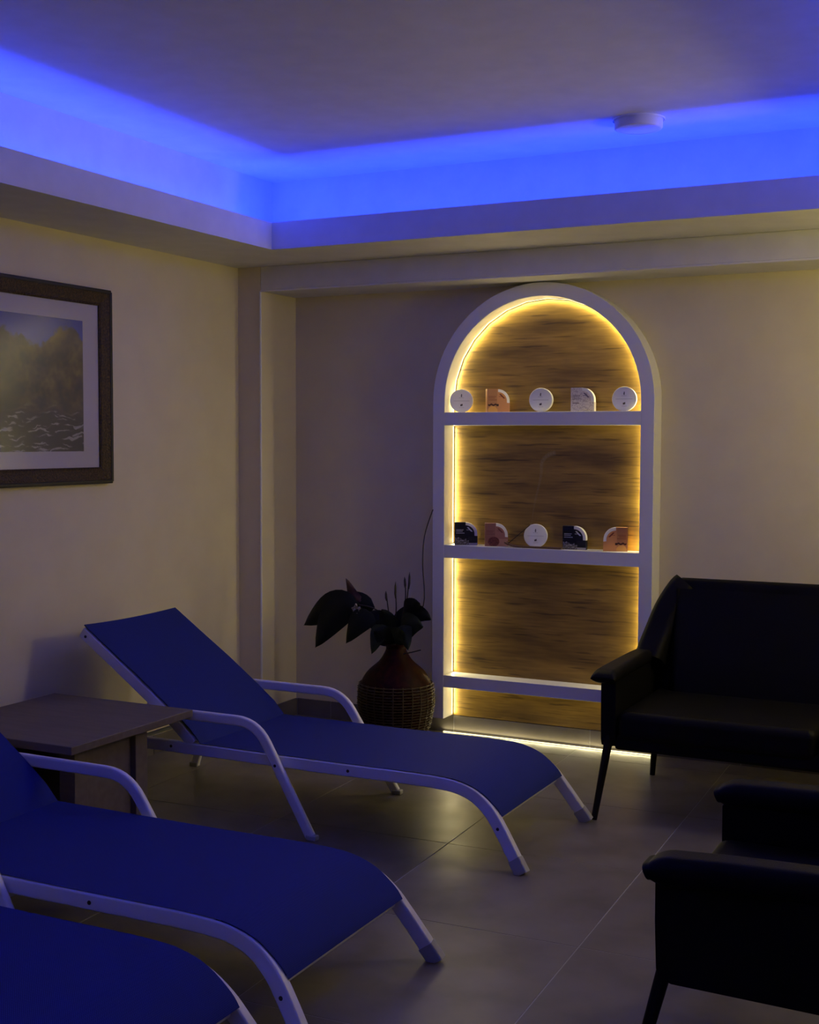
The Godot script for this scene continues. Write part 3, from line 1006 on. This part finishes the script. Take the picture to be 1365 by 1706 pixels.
func seat_furniture(called: String, label: String, category: String, at: Vector3, turn: float, half: float, arm_y: float, arm_front: float, cushions: int) -> void:
	# faces +z; `half`: middle of the arm pads
	var t := thing(called, label, category, at, turn)
	var lm: Material = M.black_leather
	for s in [-1.0, 1.0]:
		var x: float = s * half
		# side panel
		var poly := PackedVector2Array([Vector2(0.10, 0.27), Vector2(0.755, 0.280), Vector2(0.780, 0.288), Vector2(0.790, 0.31), Vector2(0.794, 0.42), Vector2(0.794, arm_y - 0.03), Vector2(0.77, arm_y), Vector2(0.10, arm_y)])
		part(t, "side_panel", extrude(poly, -0.03, 0.03), lm, Vector3(x - s * 0.008, 0, 0), Vector3(0, -PI / 2, 0))
		# arm pad: broad and rounded, dipping a little at the front
		var ap := smooth_path([Vector3(x - s * 0.006, arm_y + 0.005, 0.16), Vector3(x - s * 0.004, arm_y + 0.008, 0.40), Vector3(x, arm_y + 0.004, 0.62), Vector3(x + s * 0.003, arm_y, arm_front - 0.088), Vector3(x + s * 0.003, arm_y - 0.003, arm_front - 0.028), Vector3(x + s * 0.003, arm_y - 0.006, arm_front - 0.006), Vector3(x + s * 0.003, arm_y - 0.008, arm_front)], 4)
		var sc := []
		for i in ap.size():
			var u: float = ap[i].z
			var k := 1.0 if u < arm_front - 0.058 else sqrt(maxf(0.06 if cushions > 1 else 0.32, 1.0 - pow((u - arm_front + 0.058) / 0.06, 2.0)))
			sc.append(Vector2(lerpf(0.85, 1.0, clampf(u / 0.8, 0, 1)), k))
		part(t, "arm_pad", sweep(ap, rounded(0.10, 0.058 if cushions > 1 else 0.070, 0.027, 4), Vector3(1, 0, 0), sc), lm)
		# wing that rises from the arm to the back
		var wp := smooth_path([Vector3(x - s * 0.025, arm_y - 0.03, 0.24), Vector3(x - s * 0.045, 0.64, 0.185), Vector3(x - s * 0.075, 0.75, 0.145), Vector3(x - s * 0.115, 0.835, 0.115), Vector3(x - s * 0.14, 0.868, 0.10)], 4)
		var ws := []
		for i in wp.size():
			var u := float(i) / (wp.size() - 1)
			ws.append(Vector2(lerpf(1.0, 0.85, u), lerpf(1.25, 0.75, u)))
		part(t, "wing", sweep(wp, rounded(0.13, 0.15, 0.04, 4), Vector3(1, 0, 0), ws), lm)
		# legs
		part(t, "leg", sweep([Vector3(x - s * 0.008, 0.36, 0.768), Vector3(x - s * 0.004, 0.29, 0.780), Vector3(x + s * 0.028, 0.0, 0.848)], circle(0.016, 12), Vector3(1, 0, 0), [Vector2(1.2, 1.2), Vector2(1.1, 1.1), Vector2(0.75, 0.75)]), M.black_wood)
		part(t, "leg", sweep([Vector3(x - s * 0.03, 0.30, 0.16), Vector3(x + s * 0.01, 0.0, 0.075)], circle(0.016, 12), Vector3(1, 0, 0), [Vector2(1.2, 1.2), Vector2(0.75, 0.75)]), M.black_wood)
	# seat base and cushions
	part(t, "seat_base", box_mesh(Vector3(-half + 0.03, 0.272, 0.08), Vector3(half - 0.03, 0.34, 0.785), 0.015), lm)
	var w := (2.0 * half - 0.08) / cushions
	for i in cushions:
		var x0 := -half + 0.04 + w * i
		part(t, "seat_cushion", box_mesh(Vector3(x0 + 0.002, 0.31, 0.15), Vector3(x0 + w - 0.002, 0.43, 0.80), 0.035), lm)
	# back: outer shell and cushions, leaning
	var bh := half - 0.105
	var bp := smooth_path([Vector3(0, 0.30, 0.19), Vector3(0, 0.55, 0.145), Vector3(0, 0.75, 0.105), Vector3(0, 0.86, 0.085), Vector3(0, 0.898, 0.08)], 4)
	var bs := []
	for i in bp.size():
		var u := float(i) / (bp.size() - 1)
		var low := lerpf((half - 0.03) / (half - 0.075), 1.0, smoothstep(0.25, 0.6, u))
		bs.append(Vector2(low if u < 0.85 else 1.0 - 0.06 * pow((u - 0.85) / 0.15, 2.0), 1.0 if u < 0.8 else 1.0 - 0.35 * pow((u - 0.8) / 0.2, 2.0)))
	part(t, "back_shell", sweep(bp, rounded(2.0 * bh + 0.06, 0.10, 0.045, 4), Vector3(1, 0, 0), bs), lm)
	var cw := 2.0 * bh / cushions
	for i in cushions:
		var xc := -bh + cw * (i + 0.5)
		var cp := smooth_path([Vector3(xc, 0.42, 0.245), Vector3(xc, 0.55, 0.225), Vector3(xc, 0.72, 0.185), Vector3(xc, 0.85, 0.150)], 4)
		part(t, "back_cushion", sweep(cp, rounded(cw - 0.006, 0.09, 0.04, 4), Vector3(1, 0, 0)), lm)

# ---------------------------------------------------------------- framed picture

func picture() -> void:
	var z0 := 1.386
	var z1 := 2.56
	var y0 := 1.303
	var y1 := 2.158
	var t := thing("framed_picture", "framed landscape print of a river between trees on the left wall", "picture", Vector3(0.0, y0, (z0 + z1) * 0.5))
	var hw := (z1 - z0) * 0.5
	var h := y1 - y0
	var fw := 0.072
	part(t, "backing", box_mesh(Vector3(0.001, 0.01, -hw + 0.01), Vector3(0.012, h - 0.01, hw - 0.01)), M.frame_dark)
	# four mitred mouldings: section slopes from a thin outer lip to the picture
	var sec := [Vector2(0.0, 0.0), Vector2(0.0, 0.030), Vector2(0.008, 0.034), Vector2(0.018, 0.034), Vector2(0.030, 0.030), Vector2(fw - 0.012, 0.022), Vector2(fw - 0.006, 0.024), Vector2(fw, 0.020), Vector2(fw, 0.012)]
	var cs := [Vector2(-hw, 0), Vector2(hw, 0), Vector2(hw, h), Vector2(-hw, h)]
	var ins := [Vector2(1, 1), Vector2(-1, 1), Vector2(-1, -1), Vector2(1, -1)]
	for i in 4:
		var j := (i + 1) % 4
		var st := begin()
		for k in sec.size() - 1:
			var q := []
			for c in [[i, k], [j, k], [j, k + 1], [i, k + 1]]:
				var p: Vector2 = cs[c[0]] + ins[c[0]] * sec[c[1]].x
				q.append(Vector3(sec[c[1]].y, p.y, p.x))
			var n: Vector3 = (q[1] - q[0]).cross(q[3] - q[0]).normalized()
			if k == 0:
				var mid: Vector2 = (cs[i] + cs[j]) * 0.5 - Vector2(0, h * 0.5)
				if n.dot(Vector3(0, mid.y, mid.x)) < 0:
					n = -n
			elif n.x < 0:
				n = -n
			flat_quad(st, q[0], q[1], q[2], q[3], n)
		var o := part(t, "moulding", st.commit(), M.frame_bronze)
		var lip := begin()
		var la: Vector2 = cs[i]
		var lb: Vector2 = cs[j]
		add_sweep(lip, [Vector3(0.031, la.y + ins[i].y * 0.008, la.x + ins[i].x * 0.008), Vector3(0.031, lb.y + ins[j].y * 0.008, lb.x + ins[j].x * 0.008)], rounded(0.012, 0.017, 0.004, 2), Vector3(1, 0, 0))
		part(o, "dark_edge", lip.commit(), M.frame_dark)
	var mt := begin()
	flat_quad(mt, Vector3(0.0135, fw - 0.004, -hw + fw - 0.004), Vector3(0.0135, fw - 0.004, hw - fw + 0.004), Vector3(0.0135, h - fw + 0.004, hw - fw + 0.004), Vector3(0.0135, h - fw + 0.004, -hw + fw - 0.004), Vector3(1, 0, 0))
	part(t, "mount", mt.commit(), M.passepartout)
	var pm := mat("landscape_print", Color(1, 1, 1), 0.5)
	pm.albedo_texture = landscape()
	pm.clearcoat_enabled = true
	pm.clearcoat = 1.0
	pm.clearcoat_roughness = 0.2
	var pr := begin()
	var pz := hw - 0.173
	flat_quad(pr, Vector3(0.0145, 0.143, pz), Vector3(0.0145, 0.143, -pz), Vector3(0.0145, h - 0.147, -pz), Vector3(0.0145, h - 0.147, pz), Vector3(1, 0, 0))
	part(t, "print", pr.commit(), pm)
	var gl := begin()
	flat_quad(gl, Vector3(0.017, fw - 0.003, -hw + fw - 0.003), Vector3(0.017, fw - 0.003, hw - fw + 0.003), Vector3(0.017, h - fw + 0.003, hw - fw + 0.003), Vector3(0.017, h - fw + 0.003, -hw + fw - 0.003), Vector3(1, 0, 0))
	part(t, "glass_pane", gl.commit(), M.pane)

func landscape() -> ImageTexture:
	var w := 512
	var h := 384
	var im := Image.create(w, h, false, Image.FORMAT_RGB8)
	var a := FastNoiseLite.new(); a.seed = 5; a.frequency = 0.012; a.fractal_octaves = 5
	var b := FastNoiseLite.new(); b.seed = 9; b.frequency = 0.05; b.fractal_octaves = 3
	for y in h:
		for x in w:
			var u := float(x) / w
			var v := float(y) / h
			var n := a.get_noise_2d(x, y)
			var f := b.get_noise_2d(x, y)
			# a hill falls to a gap in the trees, a tall tree stands near the right edge; the river runs below
			var q := (u - 0.42) / 0.58
			var ridge := 0.10 + 0.11 * smoothstep(-0.1, 0.42, q)
			ridge = lerpf(ridge, 0.07, smoothstep(0.46, 0.68, q))
			ridge += 0.05 * smoothstep(0.86, 1.0, q) + n * 0.05 + f * 0.02
			var sky := Color(0.16, 0.20, 0.56).lerp(Color(0.36, 0.40, 0.70), clampf(v * 4.0, 0, 1))
			var tone := clampf(0.42 + n * 0.9 + f * 0.25, 0, 1)
			var trees := Color(0.20, 0.18, 0.11).lerp(Color(0.47, 0.41, 0.21), tone)
			trees = trees.lerp(Color(0.52, 0.44, 0.18), 0.55 * exp(-pow((q - 0.64) / 0.16, 2.0) - pow((v - 0.12) / 0.14, 2.0)))
			trees = trees.lerp(Color(0.17, 0.17, 0.13), 0.6 * smoothstep(0.35, 0.0, q))
			var c := sky.lerp(trees, smoothstep(ridge - 0.02, ridge + 0.03, v))
			if v > 0.62:
				var st := b.get_noise_2d(x * 0.22 + y * 0.3, y * 1.5 + n * 25.0)
				var water := Color(0.19, 0.17, 0.13).lerp(Color(0.58, 0.57, 0.55), smoothstep(0.12, 0.42, st))
				c = c.lerp(water, smoothstep(0.66, 0.76, v + n * 0.10))
			im.set_pixel(x, y, c)
	return ImageTexture.create_from_image(im)

# ---------------------------------------------------------------- vase and plant

const VASE := Vector3(0.93, 0, 0.35)

func vase_and_plant() -> void:
	var t := thing("vase", "dark red glazed vase with woven rattan body beside the arched shelf unit", "vase", VASE)
	var prof := []
	for p in smooth_path([Vector3(0.0, 0.0, 0), Vector3(0.115, 0.0, 0), Vector3(0.13, 0.01, 0), Vector3(0.165, 0.10, 0), Vector3(0.183, 0.20, 0), Vector3(0.180, 0.285, 0), Vector3(0.145, 0.355, 0), Vector3(0.085, 0.410, 0), Vector3(0.056, 0.455, 0), Vector3(0.050, 0.480, 0), Vector3(0.062, 0.495, 0), Vector3(0.055, 0.497, 0), Vector3(0.042, 0.475, 0), Vector3(0.042, 0.40, 0)], 4):
		prof.append(Vector2(maxf(p.x, 0.0), maxf(p.y, 0.0)))
	part(t, "body", lathe(prof, 48), M.vase_glaze)
	# rattan: upright stakes and rows woven in and out
	var wv := begin()
	var rows := 22
	for r in rows:
		var y := 0.012 + r * 0.0138
		var rad := vase_radius(y) + 0.004
		var path := []
		var k := 96
		for i in k + 1:
			var a := TAU * i / k
			var q := rad + 0.0035 * cos(a * 24.0 + PI * r)
			path.append(Vector3(cos(a) * q, y, sin(a) * q))
		add_sweep(wv, path, rounded(0.0042, 0.0105, 0.0018, 1), Vector3(0, 1, 0).cross(Vector3(1, 0, 0)) if false else Vector3(0, 1, 0), [], false)
	var weave := part(t, "woven_rattan", wv.commit(), M.rattan)
	weave.set_meta("kind", "stuff")
	for i in 24:
		var a := TAU * (i + 0.5) / 24.0 * 1.0
		var path := []
		for j in 9:
			var y := 0.008 + j * 0.0375
			var q := vase_radius(y) + 0.004
			path.append(Vector3(cos(a) * q, y, sin(a) * q))
		part(t, "rattan_stake", sweep(path, circle(0.0035, 6), Vector3(-sin(a), 0, cos(a))), M.rattan)
	# plant: leaves and stems; offsets from the vase mouth are read in the plane of the vase
	var p := thing("leafy_plant", "dark artificial plant with drooping leaves and thin stems in the vase", "plant", VASE + Vector3(0, 0.47, 0))
	var leaves := [
		# base, tip, half width, arch, material
		[Vector3(-0.18, 0.20, 0.03), Vector3(-0.52, 0.085, 0.02), 0.085, 0.07, 0],
		[Vector3(-0.24, 0.21, 0.03), Vector3(-0.435, -0.02, 0.05), 0.078, 0.07, 0],
		[Vector3(-0.12, 0.20, 0.00), Vector3(-0.42, 0.20, -0.03), 0.060, 0.02, 0],
		[Vector3(-0.10, 0.17, 0.05), Vector3(-0.24, 0.02, 0.08), 0.060, 0.06, 0],
		[Vector3(-0.04, 0.12, 0.03), Vector3(-0.09, -0.02, 0.09), 0.045, 0.05, 1],
		[Vector3(-0.02, 0.08, 0.02), Vector3(-0.16, 0.16, 0.05), 0.055, 0.04, 2],
		[Vector3(0.00, 0.05, 0.0), Vector3(-0.05, 0.20, 0.06), 0.050, 0.02, 0],
		[Vector3(0.01, 0.05, 0.0), Vector3(0.06, 0.22, -0.02), 0.050, 0.03, 2],
		[Vector3(0.02, 0.06, 0.0), Vector3(0.17, 0.13, 0.05), 0.060, 0.07, 1],
		[Vector3(0.04, 0.12, 0.02), Vector3(0.10, 0.01, 0.07), 0.045, 0.05, 1],
		[Vector3(0.05, 0.15, -0.02), Vector3(0.20, 0.16, 0.02), 0.045, 0.05, 2],
		[Vector3(0.0, 0.03, 0.02), Vector3(-0.07, 0.10, 0.10), 0.055, 0.02, 0],
		[Vector3(0.01, 0.03, 0.02), Vector3(0.08, 0.11, 0.10), 0.050, 0.02, 1],
		[Vector3(0.05, 0.16, 0.0), Vector3(0.135, 0.24, 0.02), 0.045, 0.04, 2],
	]
	for l in leaves:
		part(p, "leaf", leaf(l[0], l[1], l[2], l[3]), M["leaf_%d" % l[4]])
	part(p, "leaf", leaf(Vector3(-0.20, 0.215, 0.0), Vector3(-0.285, 0.335, 0.0), 0.028, -0.03), M.leaf_red)
	var stems := [
		[Vector3(0, -0.05, 0), Vector3(-0.03, 0.10, 0.01), Vector3(-0.10, 0.19, 0.02), Vector3(-0.19, 0.21, 0.03)],
		[Vector3(0, -0.05, 0), Vector3(-0.02, 0.10, 0.0), Vector3(-0.04, 0.17, 0.0), Vector3(-0.055, 0.27, 0.0)],
		[Vector3(0, -0.05, 0), Vector3(-0.01, 0.10, 0.0), Vector3(0.0, 0.20, 0.0), Vector3(-0.005, 0.32, 0.0)],
		[Vector3(0.01, -0.05, 0), Vector3(0.02, 0.10, 0.0), Vector3(0.055, 0.22, 0.0), Vector3(0.072, 0.37, 0.0)],
		[Vector3(0.01, -0.05, 0), Vector3(0.02, 0.10, 0.0), Vector3(0.05, 0.24, 0.0), Vector3(0.048, 0.35, 0.0)],
		[Vector3(0.01, -0.05, 0), Vector3(0.04, 0.10, -0.02), Vector3(0.13, 0.22, -0.04), Vector3(0.12, 0.42, -0.05), Vector3(0.125, 0.56, -0.06), Vector3(0.165, 0.69, -0.07)],
		[Vector3(0.01, -0.05, 0), Vector3(0.05, -0.02, 0.02), Vector3(0.10, -0.005, 0.03), Vector3(0.15, 0.01, 0.03)],
	]
	for i in stems.size():
		part(p, "stem", sweep(smooth_path(stems[i], 5), circle(0.0032, 8), Vector3(0, 0.2, 1)), M.stem)
	for b in [[Vector3(-0.055, 0.235, 0), Vector3(-0.058, 0.285, 0)], [Vector3(-0.005, 0.25, 0), Vector3(-0.004, 0.335, 0)], [Vector3(0.07, 0.30, 0), Vector3(0.074, 0.385, 0)], [Vector3(0.050, 0.30, 0), Vector3(0.046, 0.36, 0)]]:
		var a: Vector3 = b[0]
		var c: Vector3 = b[1]
		part(p, "bud", sweep([a, a.lerp(c, 0.3), a.lerp(c, 0.7), c], circle(0.006, 8), Vector3(0, 0, 1), [Vector2(0.3, 0.3), Vector2(1, 1), Vector2(0.9, 0.9), Vector2(0.15, 0.15)]), M.stem)
	for i in 5:
		var an := TAU * i / 5.0 + 0.4
		var c0 := Vector3(-0.192, 0.190, 0.055)
		var pet := part(p, "petal", leaf(c0, c0 + Vector3(cos(an) * 0.026, sin(an) * 0.030, 0.010), 0.011, 0.0), M.petal)
		pet.set_meta("label", "small dull cream petal")

func vase_radius(y: float) -> float:
	var pts := [Vector2(0.0, 0.125), Vector2(0.01, 0.13), Vector2(0.10, 0.165), Vector2(0.20, 0.183), Vector2(0.285, 0.180), Vector2(0.32, 0.167), Vector2(0.355, 0.145)]
	for i in pts.size() - 1:
		if y <= pts[i + 1].x:
			return lerpf(pts[i].y, pts[i + 1].y, (y - pts[i].x) / (pts[i + 1].x - pts[i].x))
	return 0.145

func leaf(a: Vector3, b: Vector3, half: float, arch: float) -> Mesh:
	var st := begin()
	var nu := 12
	var nv := 7
	var d := b - a
	var side := d.cross(Vector3(0.15, 0.1, 1)).normalized()
	var nrm := side.cross(d).normalized()
	if nrm.z < 0:
		nrm = -nrm
	for face in [0, 1]:
		var P := []
		for i in nu:
			var u := float(i) / (nu - 1)
			var w := half * pow(sin(PI * pow(u, 0.72)), 0.75)
			var c := a + d * u + Vector3(0, arch * 4.0 * u * (1.0 - u) * 0.6, 0)
			for j in nv:
				var v := 2.0 * j / (nv - 1) - 1.0
				P.append(c + side * w * v + nrm * (0.25 * w * (1.0 - absf(v)) + 0.006 * sin(u * 9.0 + v * 3.0) * absf(v) - (0.0012 if face == 1 else 0.0)))
		var g: Vector3 = (P[3 * nv + 4] - P[2 * nv + 3]).cross(P[2 * nv + 4] - P[3 * nv + 3])
		add_net(st, P, nu, nv, false, false, (g.dot(nrm) < 0) == (face == 0))
	return st.commit()

# ---------------------------------------------------------------- ceiling lamp (switched off)

func ceiling_lamp() -> void:
	var t := thing("ceiling_light", "small round white ceiling light switched off", "ceiling light", Vector3(2.295, CEIL_Y, 0.92))
	part(t, "mounting_ring", lathe([Vector2(0.102, -0.006), Vector2(0.104, -0.003), Vector2(0.104, 0.0)], 40), M.white_lacquer)
	part(t, "housing", lathe([Vector2(0.080, -0.040), Vector2(0.088, -0.040), Vector2(0.094, -0.036), Vector2(0.096, 0.0)], 40), M.white_lacquer)
	part(t, "diffuser", lathe([Vector2(0.0, -0.043), Vector2(0.06, -0.042), Vector2(0.082, -0.039)], 40), M.lamp_diffuser)
